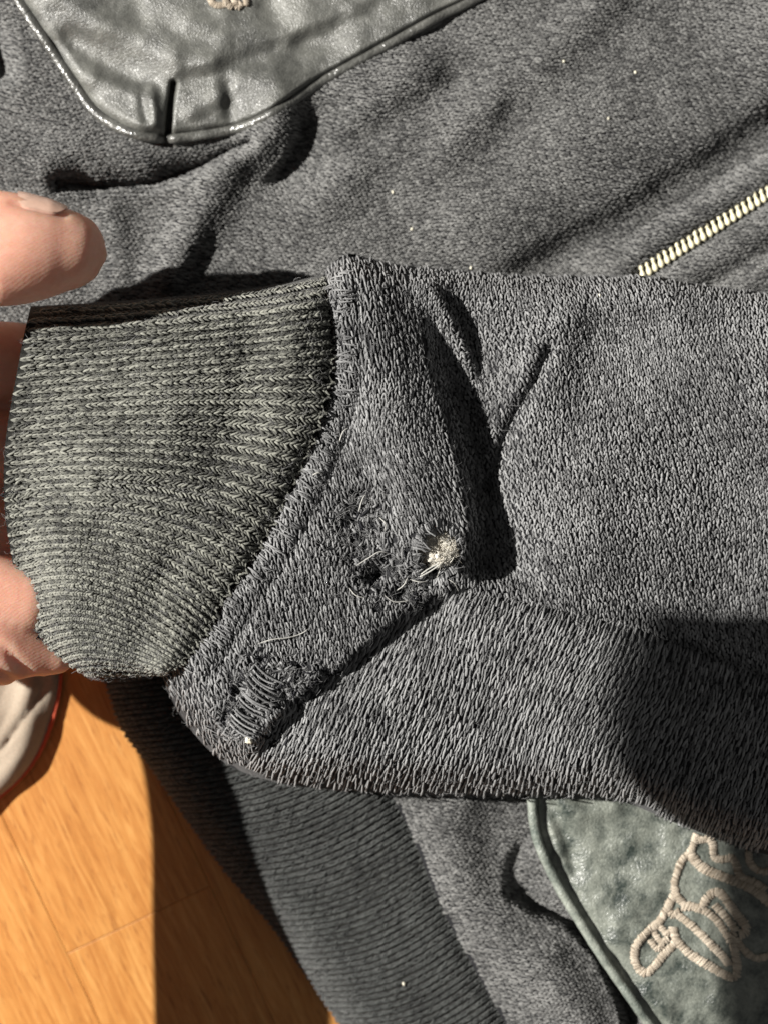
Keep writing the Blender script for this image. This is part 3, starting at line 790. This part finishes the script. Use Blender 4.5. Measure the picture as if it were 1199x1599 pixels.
# frayed black yarn on the rim
fx = np.concatenate([rng.normal(a, s1, n_) for a, b, s1, s2, n_ in [(36, 768, 13, 8, 60), (32, 922, 4, 4, 14), (38, 936, 4, 4, 8), (56, 990, 7, 10, 50), (45, 1002, 4, 4, 10)]])
fy = np.concatenate([rng.normal(b, s2, n_) for a, b, s1, s2, n_ in [(36, 768, 13, 8, 60), (32, 922, 4, 4, 14), (38, 936, 4, 4, 8), (56, 990, 7, 10, 50), (45, 1002, 4, 4, 10)]])
fuzz('rim_fray', lambda u, v: (u, v, 300 + 0 * u), fx, fy, 9, 1.5, M_black, cuff, .5, 1.0)

# ------------------------------------------------------------------ leather patches
def patch(name, outline, c, hf, mat, nr=70):
    n = len(outline); r = np.linspace(0, 1, nr) ** .8
    X = c[0] + (outline[:, 0] - c[0])[None] * r[:, None]; Y = c[1] + (outline[:, 1] - c[1])[None] * r[:, None]
    Hh = hf(X, Y, r[:, None])
    return mesh_obj(name, W(X, Y, Hh), grid_faces(nr, n), mat, jacket)
out = np.vstack([cr(Pt, 420), [(380, -195)], ]) ; out = np.vstack([cr(Pt, 420), cr([(950, -190), (600, -200), (380, -200), (100, -195), (-60, -190)], 60)])
def H_patch1(x, y, r=None):
    h = H_body(x, y) * .35 + 160 * .65 - 4
    h = h + ridge([(60, -20), (170, 40), (262, 82), (330, 92)], 15, 26, x, y)
    h += drop([(215, 150), (270, 118), (340, 96), (450, 58), (540, 20), (640, -30)], 10, 22, 50, x, y, 1, .12)
    h += ridge([(225, 195), (262, 150), (330, 130), (420, 110)], 12, 34, x, y)
    h += ridge([(300, 178), (345, 150)], 9, 18, x, y) + ridge([(355, 135), (362, 180)], -9, 12, x, y)
    h += ridge([(238, 140), (243, 190)], 7, 9, x, y) + ridge([(222, 150), (228, 185)], -5, 8, x, y)
    h += ridge([(110, 60), (175, 110), (235, 135)], -10, 22, x, y) + ridge([(150, 120), (230, 150)], 8, 14, x, y)
    h += ridge([(420, 10), (470, 60), (520, 70)], -7, 24, x, y) + ridge([(300, 30), (360, 60), (470, 40)], 7, 26, x, y)
    h += 14 * vnoise(x, y, 1 / 75, 51) + 5 * vnoise(x, y, 1 / 26, 52)
    h += ridge([(271, 130), (266, 165), (262, 214)], -34, 4.2, x, y)
    if r is not None: h = h - 26 * np.clip((r - .93) / .07, 0, 1) ** 2
    return h
p1 = patch('leather_patch', out, (400, -60), H_patch1, M_leath, 120)
p1['label'] = 'glossy creased black leather pocket corner with a small dart'
pp = cr(Pt, 300); pp = pp[(pp[:, 1] > -150)]
strand('piping', [(x, y, float(H_patch1(x, y)) - 12) for x, y in pp[::3]], 8.5, M_pipe, p1, 10, n=260, rib=.02, period=37)
low = cr([(270, 221), (330, 214), (388, 202), (444, 173), (504, 133), (604, 77), (694, 27), (746, 2), (905, -85)], 40)
strand('piping', [(x, y + 3, float(H_patch1(x, y)) - 26) for x, y in low], 6.5, M_pipe, p1, 10, n=220, rib=.03, period=11)
for pts in ([(328, -6), (332, 4), (342, 8), (352, 5)], [(352, -8), (355, 6), (362, 10)], [(366, -8), (368, 6), (373, 10), (377, 4)], [(380, -10), (385, 0), (384, 8)]):
    satin('embroidery_line', pts, 4.6, H_patch1, M_emb, p1)

def H_patch2(x, y, r=None):
    h = 138 + 14 * vnoise(x, y, 1 / 160, 61) + 8 * vnoise(x, y, 1 / 48, 62) + 4.5 * vnoise(x, y, 1 / 20, 63)
    h += ridge([(862, 1262), (888, 1320), (896, 1360)], -9, 12, x, y) + ridge([(875, 1250), (905, 1270), (960, 1262)], 8, 14, x, y)
    d, s, t = polydist(PtB[6:110:6], x, y)
    h += -7 * np.exp(-((d - 16) / 7) ** 2)
    if r is not None: h = h - 20 * np.clip((r - .95) / .05, 0, 1) ** 2
    return h
p2 = patch('leather_patch', cr(PtB, 320), (1080, 1420), H_patch2, M_leath2, 110)
p2['label'] = 'faded grey green leather patch with cream embroidery'
pl = np.array([q for q in cr(PtB, 320) if q[0] < 1085 and 1185 < q[1] < 1700 and not (q[0] > 900 and q[1] < 1300)])
pl = pl[np.argsort(pl[:, 1])]
strand('piping', [(x, y, float(H_patch2(x, y)) + 3) for x, y in pl[::2]], 8.5, M_pipe2, p2, 10, n=170, rib=.03, period=9)
E = lambda L: [(960 + a / 4.715, 1260 + b / 4.715) for a, b in L]
emb = [([(600, 205), (575, 290), (545, 345), (490, 400), (460, 480), (437, 560), (445, 630), (480, 690), (530, 738)], 6.2),
       ([(548, 335), (600, 410), (670, 465), (760, 505), (880, 548), (990, 595), (1060, 640), (1150, 720)], 8.2),
       ([(590, 250), (640, 245), (692, 238), (722, 290), (732, 372), (790, 392), (855, 378), (890, 420), (915, 500), (960, 535), (1030, 560), (1110, 610)], 6.4),
       ([(985, 335), (990, 400), (1030, 455), (1090, 480), (1160, 470)], 6.0),
       ([(495, 735), (570, 735), (632, 755), (660, 700), (700, 650), (752, 628), (800, 665), (860, 745), (915, 820), (962, 880), (955, 930), (920, 945)], 7.4),
       ([(735, 730), (790, 785), (845, 850), (890, 915)], 6.0), ([(655, 765), (720, 810), (780, 880), (825, 950), (850, 1000)], 6.0),
       ([(428, 890), (440, 960), (490, 1030), (570, 1100), (680, 1165), (790, 1230), (870, 1262), (898, 1215), (892, 1120), (875, 1040), (862, 975), (880, 930)], 7.0),
       ([(465, 800), (530, 850), (600, 910), (680, 990), (750, 1060), (800, 1110), (838, 1165)], 6.6),
       ([(435, 650), (390, 735), (335, 835), (255, 910), (180, 985), (145, 1060), (150, 1150), (190, 1212), (240, 1222), (300, 1165), (360, 1090), (420, 1030), (445, 985), (432, 910)], 7.0),
       ([(325, 868), (350, 905), (380, 935), (425, 910)], 5.2), ([(290, 930), (318, 975), (350, 1000), (390, 970)], 5.2), ([(262, 985), (290, 1030), (320, 1048), (352, 1015)], 5.2),
       ([(395, 765), (430, 800), (470, 770)], 5.6), ([(895, 975), (935, 1040), (985, 1090), (1050, 1118), (1150, 1095)], 5.8)]
for L, r_ in emb:
    q = E(L)
    satin('embroidery_line', cr(q, 60) if len(q) > 3 else q, r_ * .82, H_patch2, M_emb, p2)

# ------------------------------------------------------------------ zip
zipper = empty('zipper'); zipper.parent = jacket; zipper['label'] = 'cream toothed zip set into the jacket front'
za, zb_ = np.array([1003., 426.]), np.array([1250., 269.])
zd = (zb_ - za) / np.linalg.norm(zb_ - za); zn = np.array([-zd[1], zd[0]])     # zn points down the picture
def tape_mesh(o0, o1, lift, mat, nm):
    t = np.linspace(-30, 300, 90); o = np.linspace(o0, o1, 5)
    T, O = np.meshgrid(t, o, indexing='ij')
    X = za[0] + zd[0] * T + zn[0] * O; Y = za[1] + zd[1] * T + zn[1] * O
    Hh = H_body(za[0] + zd[0] * T, za[1] + zd[1] * T) + lift + 2 * np.cos((O - (o0 + o1) / 2) / (o1 - o0) * 3) + .8 * np.cos(T * 1.6)
    return mesh_obj(nm, W(X, Y, Hh), grid_faces(90, 5), mat, zipper, shade=np.full(450, .6))
tape_mesh(-16, 8, 2, M_under, 'zip_tape'); tape_mesh(9, 17, 8, M_tape, 'zip_tape')
def tooth_mesh():
    k = np.linspace(-1, 1, 13); prof = np.interp(k, [-1, -.85, -.5, -.15, .15, .6, .88, 1], [.05, .58, .76, .45, .86, 1.0, .72, .05])
    a = np.arange(10) * 2 * math.pi / 10
    L_ = 13.5 * S; R_ = 5.0 * S
    V = np.array([[R_ * p * math.cos(t), q * L_, R_ * p * .95 * math.sin(t)] for q, p in zip(k, prof) for t in a])
    i = np.arange(130).reshape(13, 10); nx_ = np.roll(i, -1, 1)
    F = np.stack([i[:-1], i[1:], nx_[1:], nx_[:-1]], -1).reshape(-1, 4)
    return V, F
tv, tf = tooth_mesh(); tooth0 = None
ta = math.atan2(-.905, .32) - math.pi / 2         # tooth long axis: small lobe up, big lobe down the picture
for i in range(23):
    c = za + zd * (i * 11.15)
    if tooth0 is None:
        tooth0 = mesh_obj('zip_tooth', tv, tf, M_tooth, zipper); o = tooth0
    else:
        o = tooth0.copy(); col.objects.link(o); o.parent = zipper
    hz_ = float(H_body(c[0], c[1])) + 14 + rng.normal(0, .4)
    o.location = W(c[0] - 1, c[1] - 2, hz_); o.rotation_euler = (rng.normal(0, .03), rng.normal(0, .05), ta + rng.normal(0, .04))
    o.scale = (1, 1, 1)

# ------------------------------------------------------------------ hand
def sweep(chain, sides=20, ell=None):
    """tapered rounded limb through (px,py,h,r)"""
    P = cr(np.asarray(chain, float), 110)
    Wp = W(P[:, 0], P[:, 1], P[:, 2]); R = P[:, 3] * S
    T = np.gradient(Wp, axis=0); T /= np.linalg.norm(T, axis=1, keepdims=True)
    # end caps
    def cap(c, t, r):
        return [(c + t * r * math.sin(q), r * math.cos(q)) for q in (.35, .7, 1.05, 1.35, 1.52)]
    C = [(a, b) for a, b in cap(Wp[0], -T[0], R[0])][::-1] + list(zip(Wp, R)) + cap(Wp[-1], T[-1], R[-1])
    TT = [T[0]] * 5 + list(T) + [T[-1]] * 5
    V = []
    for (c, r), t in zip(C, TT):
        up = np.array([0, 0, 1.]) if abs(t[2]) < .9 else np.array([1., 0, 0])
        b = np.cross(t, up); b /= np.linalg.norm(b); u2 = np.cross(b, t)
        for q in range(sides):
            an = 2 * math.pi * q / sides; V.append(c + r * (math.cos(an) * b + math.sin(an) * u2))
            if ell is not None: V[-1] = V[-1] + ell[0] * ((V[-1] - c) @ ell[0]) * (ell[1] - 1)
    n = len(C); F = []
    for i in range(n - 1):
        for q in range(sides):
            F.append((i * sides + q, i * sides + (q + 1) % sides, (i + 1) * sides + (q + 1) % sides, (i + 1) * sides + q))
    F.append(tuple(range(sides))[::-1]); F.append(tuple(range((n - 1) * sides, n * sides)))
    return V, F
limbs = [
    # thumb
    [(-330, 640, 380, 120), (-280, 500, 420, 104), (-190, 410, 445, 92), (-90, 386, 448, 86), (-10, 388, 445, 86), (40, 389, 442, 81), (75, 390, 439, 72), (100, 391, 436, 63), (122, 393, 434, 56), (138, 395, 433, 49), (149, 397, 432, 40), (157, 398, 432, 29), (161, 399, 432, 18), (162, 399, 432, 10)],
    # index, middle, ring, little: they run into the cuff
    [(-330, 600, 340, 96), (-190, 566, 250, 80), (-60, 566, 212, 72), (60, 570, 205, 66), (170, 585, 210, 56)],
    [(-350, 720, 340, 96), (-200, 700, 250, 80), (-70, 698, 205, 70), (60, 705, 200, 66), (190, 715, 205, 56)],
    [(-350, 830, 335, 94), (-200, 832, 250, 78), (-80, 832, 210, 68), (40, 835, 205, 62), (160, 845, 210, 54)],
    [(-330, 940, 325, 90), (-190, 955, 300, 78), (-70, 982, 288, 72), (-5, 1006, 280, 68), (45, 1014, 270, 52), (85, 1020, 262, 36)],
    [(-120, 930, 290, 80), (-30, 925, 290, 64), (40, 935, 280, 56)],
    # palm and wrist
    [(-350, 560, 420, 110), (-345, 660, 395, 105), (-340, 790, 395, 105), (-330, 900, 390, 98), (-315, 1000, 390, 88)],
    [(-330, 640, 355, 110), (-300, 780, 350, 105), (-300, 900, 350, 98), (-305, 1000, 375, 88)],
    [(-300, 940, 385, 92), (-240, 1080, 410, 92), (-212, 1250, 420, 95), (-205, 1500, 420, 96), (-190, 1900, 420, 98)],
]
Vs, Fsx = [], []
for L in limbs:
    v, f = sweep(L, 20, (np.array([-.781, 0, .625]), 1.3) if L is limbs[-1] else None); o_ = len(Vs); Vs += list(v); Fsx += [tuple(i + o_ for i in q) for q in f]
hand = mesh_obj('hand', np.array(Vs), Fsx, M_skin)
rm = hand.modifiers.new('r', 'REMESH'); rm.mode = 'VOXEL'; rm.voxel_size = .0011; rm.use_smooth_shade = True
sm = hand.modifiers.new('s', 'SMOOTH'); sm.factor = .5; sm.iterations = 7
dg = bpy.context.evaluated_depsgraph_get()
me = bpy.data.meshes.new_from_object(hand.evaluated_get(dg)); hand.modifiers.clear(); hand.data = me
co = np.empty(len(me.vertices) * 3); me.vertices.foreach_get('co', co); co = co.reshape(-1, 3)
# back-project to picture pixels to press in the creases of the thumb joint and the nail bed
f_ = S * (ZC - co[:, 2]) / D; qx = co[:, 0] / f_ + 599.5; qy = 799.5 - co[:, 1] / f_; qh = co[:, 2] / S
nrm = np.empty(len(me.vertices) * 3); me.vertices.foreach_get('normal', nrm); nrm = nrm.reshape(-1, 3)
disp = np.zeros(len(co))
d, s, t = polydist([(20, 316), (60, 327), (100, 338)], qx, qy); disp -= 2.2 * np.exp(-(d / 5) ** 2) * (qh > 380)
for x_, w_ in ((-18, 5), (-30, 4), (-52, 6), (30, 900)):
    if w_ < 100: disp -= 2.6 * np.exp(-((qx - x_ - (qy - 390) * .12) / w_) ** 2) * (qh > 360) * (qy < 480)
disp += 1.0 * vnoise(qx, qy, 1 / 60, 71) * (qx > -100)
d, s, t = polydist([(0, 1052), (30, 1068), (60, 1062)], qx, qy); disp -= 5 * np.exp(-(d / 5) ** 2)
d, s, t = polydist([(-40, 985), (10, 1015), (40, 1050)], qx, qy); disp -= 5 * np.exp(-(d / 7) ** 2)
co += nrm * (disp * S)[:, None]
me.vertices.foreach_set('co', co.ravel()); me.update()
me.materials.clear(); me.materials.append(M_skin)
me.polygons.foreach_set('use_smooth', np.ones(len(me.polygons), bool))
tag(hand, 'bare hand pinching the ribbed cuff between thumb and fingers', 'hand')
# thumbnail, seen almost edge on along the top of the thumb
nu3, nv3 = 16, 11
a_ = np.linspace(0, 1, nu3); b_ = np.linspace(-1, 1, nv3)
A_, B_ = np.meshgrid(a_, b_, indexing='ij')
nx0 = 28 + 78 * A_; rad = np.interp(nx0, [20, 40, 80, 102, 112], [83.5, 81, 72, 64, 59])
cy = 390 + (nx0 - 40) * .05; ch = np.interp(nx0, [20, 110], [443, 435])
wang = .72 * np.sqrt(np.clip(1 - (np.clip(A_ - .6, 0, 1) / .42) ** 2, .08, 1)) * np.where(A_ < .1, .8 + 2 * A_, 1)
an = math.pi / 2 - 0.02 - B_ * wang
X = nx0; Y = cy - (rad * 1.06 + 6.0 - 1.5 * (1 - A_) ** 2) * np.sin(an); Hn = ch + 4 + (rad + 1.5) * np.cos(an)
Vn = W(X, Y, Hn).reshape(-1, 3); Vn2 = W(X, Y + 3.0, Hn).reshape(-1, 3)
Fn_ = np.vstack([grid_faces(nu3, nv3), grid_faces(nu3, nv3)[:, ::-1] + len(Vn)])
mesh_obj('thumbnail', np.vstack([Vn, Vn2]), Fn_, M_nail, hand)

# ------------------------------------------------------------------ the beige garment by the hand
gt = cr([(92, 1050), (90, 1075), (84, 1105), (72, 1145), (54, 1182), (28, 1215), (-4, 1244), (-60, 1290), (-140, 1350)], 60)
nu4, nv4 = 60, 40
gv = np.linspace(0, 1, nv4)
Xg = gt[:, 0][:, None] - 260 * gv[None] * (1 - .2 * np.linspace(0, 1, 60)[:, None]); Yg = gt[:, 1][:, None] - 40 * gv[None]
dist = 260 * gv[None] + 0 * Xg
Hg = 8 + 30 * roll(dist, 60) + 5 * np.sin(dist / 9. + Yg * .02) * np.exp(-dist / 120) + 6 * vnoise(dist, Yg * .25, 1 / 12, 83) + 6 * vnoise(Xg, Yg, 1 / 40, 81)
Hg += drop([(75, 1065), (55, 1105), (25, 1150), (-10, 1195)], 12, 6, 20, Xg, Yg, 1, .2)
Hg += ridge([(48, 1075), (30, 1115), (0, 1160)], 9, 10, Xg, Yg)
garment = mesh_obj('garment', W(Xg, Yg, np.maximum(Hg, 4)), grid_faces(nu4, nv4), M_cloth)
tag(garment, 'crumpled beige cotton cloth with a red edge on the floor beside the hand', 'cloth')
strand('red_edging', [(x + 3, y + 1, 11) for x, y in gt[::4]], 4.0, M_red, garment, 8, n=90, rib=.08, period=4)
md = garment.modifiers.new('thickness', 'SOLIDIFY'); md.thickness = .0008; md.offset = -1

# ------------------------------------------------------------------ lint
def lint(x, y, h, r, label, group=None, sd=1):
    o = blob('lint_speck', (x, y, h), (r, r * 1.15, r * .7), M_lint, None, .9, sd, 12, 8)
    tag(o, label, 'lint', group)
lint(388, 1156, float(H_sleeve(388, 1156)) + 6, 5.2, 'cream crumb of lint on the worn edge of the sleeve', None, 4)
for i, (x, y) in enumerate([(735, 418), (936, 461), (950, 184), (992, 112), (613, 299), (643, 357), (880, 95)]):
    h = float(H_sleeve(x, y)) if y > 430 else float(H_body(x, y))
    lint(x, y, h + 4, 2.1, 'tiny white speck of lint caught on the black knit', 'lint specks on the knit', i + 9)
lint(630, 1537, float(hemF_(np.array(.3), np.array(1570.))[2]) + 8, 2.4, 'tiny white speck of lint on the ribbed hem', None, 33)

# ------------------------------------------------------------------ unseen slab added to cast the shadow on the right of the sleeve
shadow_caster = empty('shadow_caster'); tag(shadow_caster, 'black slab added out of view to shade the right of the sleeve', 'shadow_caster')
zt = 330 * S; zp = .255
def toward(px, py, h):
    p = Vector(W(px, py, h).tolist()); k = (zp - p.z) / (LAMP.z - p.z); return p + (LAMP - p) * k
c0 = toward(968, 945, 306)                  # shadow corner
wd, ht, th = .085, .17, .0075
def rbox(w, h, t, r, n=6):
    pts = []
    for cx_, cy_, a0 in ((w / 2 - r, h / 2 - r, 0), (-w / 2 + r, h / 2 - r, 90), (-w / 2 + r, -h / 2 + r, 180), (w / 2 - r, -h / 2 + r, 270)):
        for k in range(n + 1):
            q = math.radians(a0 + 90 * k / n); pts.append((cx_ + r * math.cos(q), cy_ + r * math.sin(q)))
    m = len(pts); e = .001
    V = [(x * (1 - e / w * 2), y * (1 - e / h * 2), -t / 2) for x, y in pts] + [(x, y, -t / 2 + e) for x, y in pts] + [(x, y, t / 2 - e) for x, y in pts] + [(x * (1 - e / w * 2), y * (1 - e / h * 2), t / 2) for x, y in pts]
    F = [tuple(range(m))[::-1], tuple(range(3 * m, 4 * m))]
    for l in range(3):
        for k in range(m): F.append((l * m + k, l * m + (k + 1) % m, (l + 1) * m + (k + 1) % m, (l + 1) * m + k))
    return np.array(V), F
shadow_caster.location = (c0.x + wd / 2, c0.y - ht / 2, zp)
v, f = rbox(wd, ht, th, .004); mesh_obj('caster_body', v, f, M_caster, shadow_caster)
v, f = rbox(.034, .034, .004, .008); o = mesh_obj('caster_bump', v, f, M_caster, shadow_caster); o.location = (-.017, .058, -th / 2 - .0015)
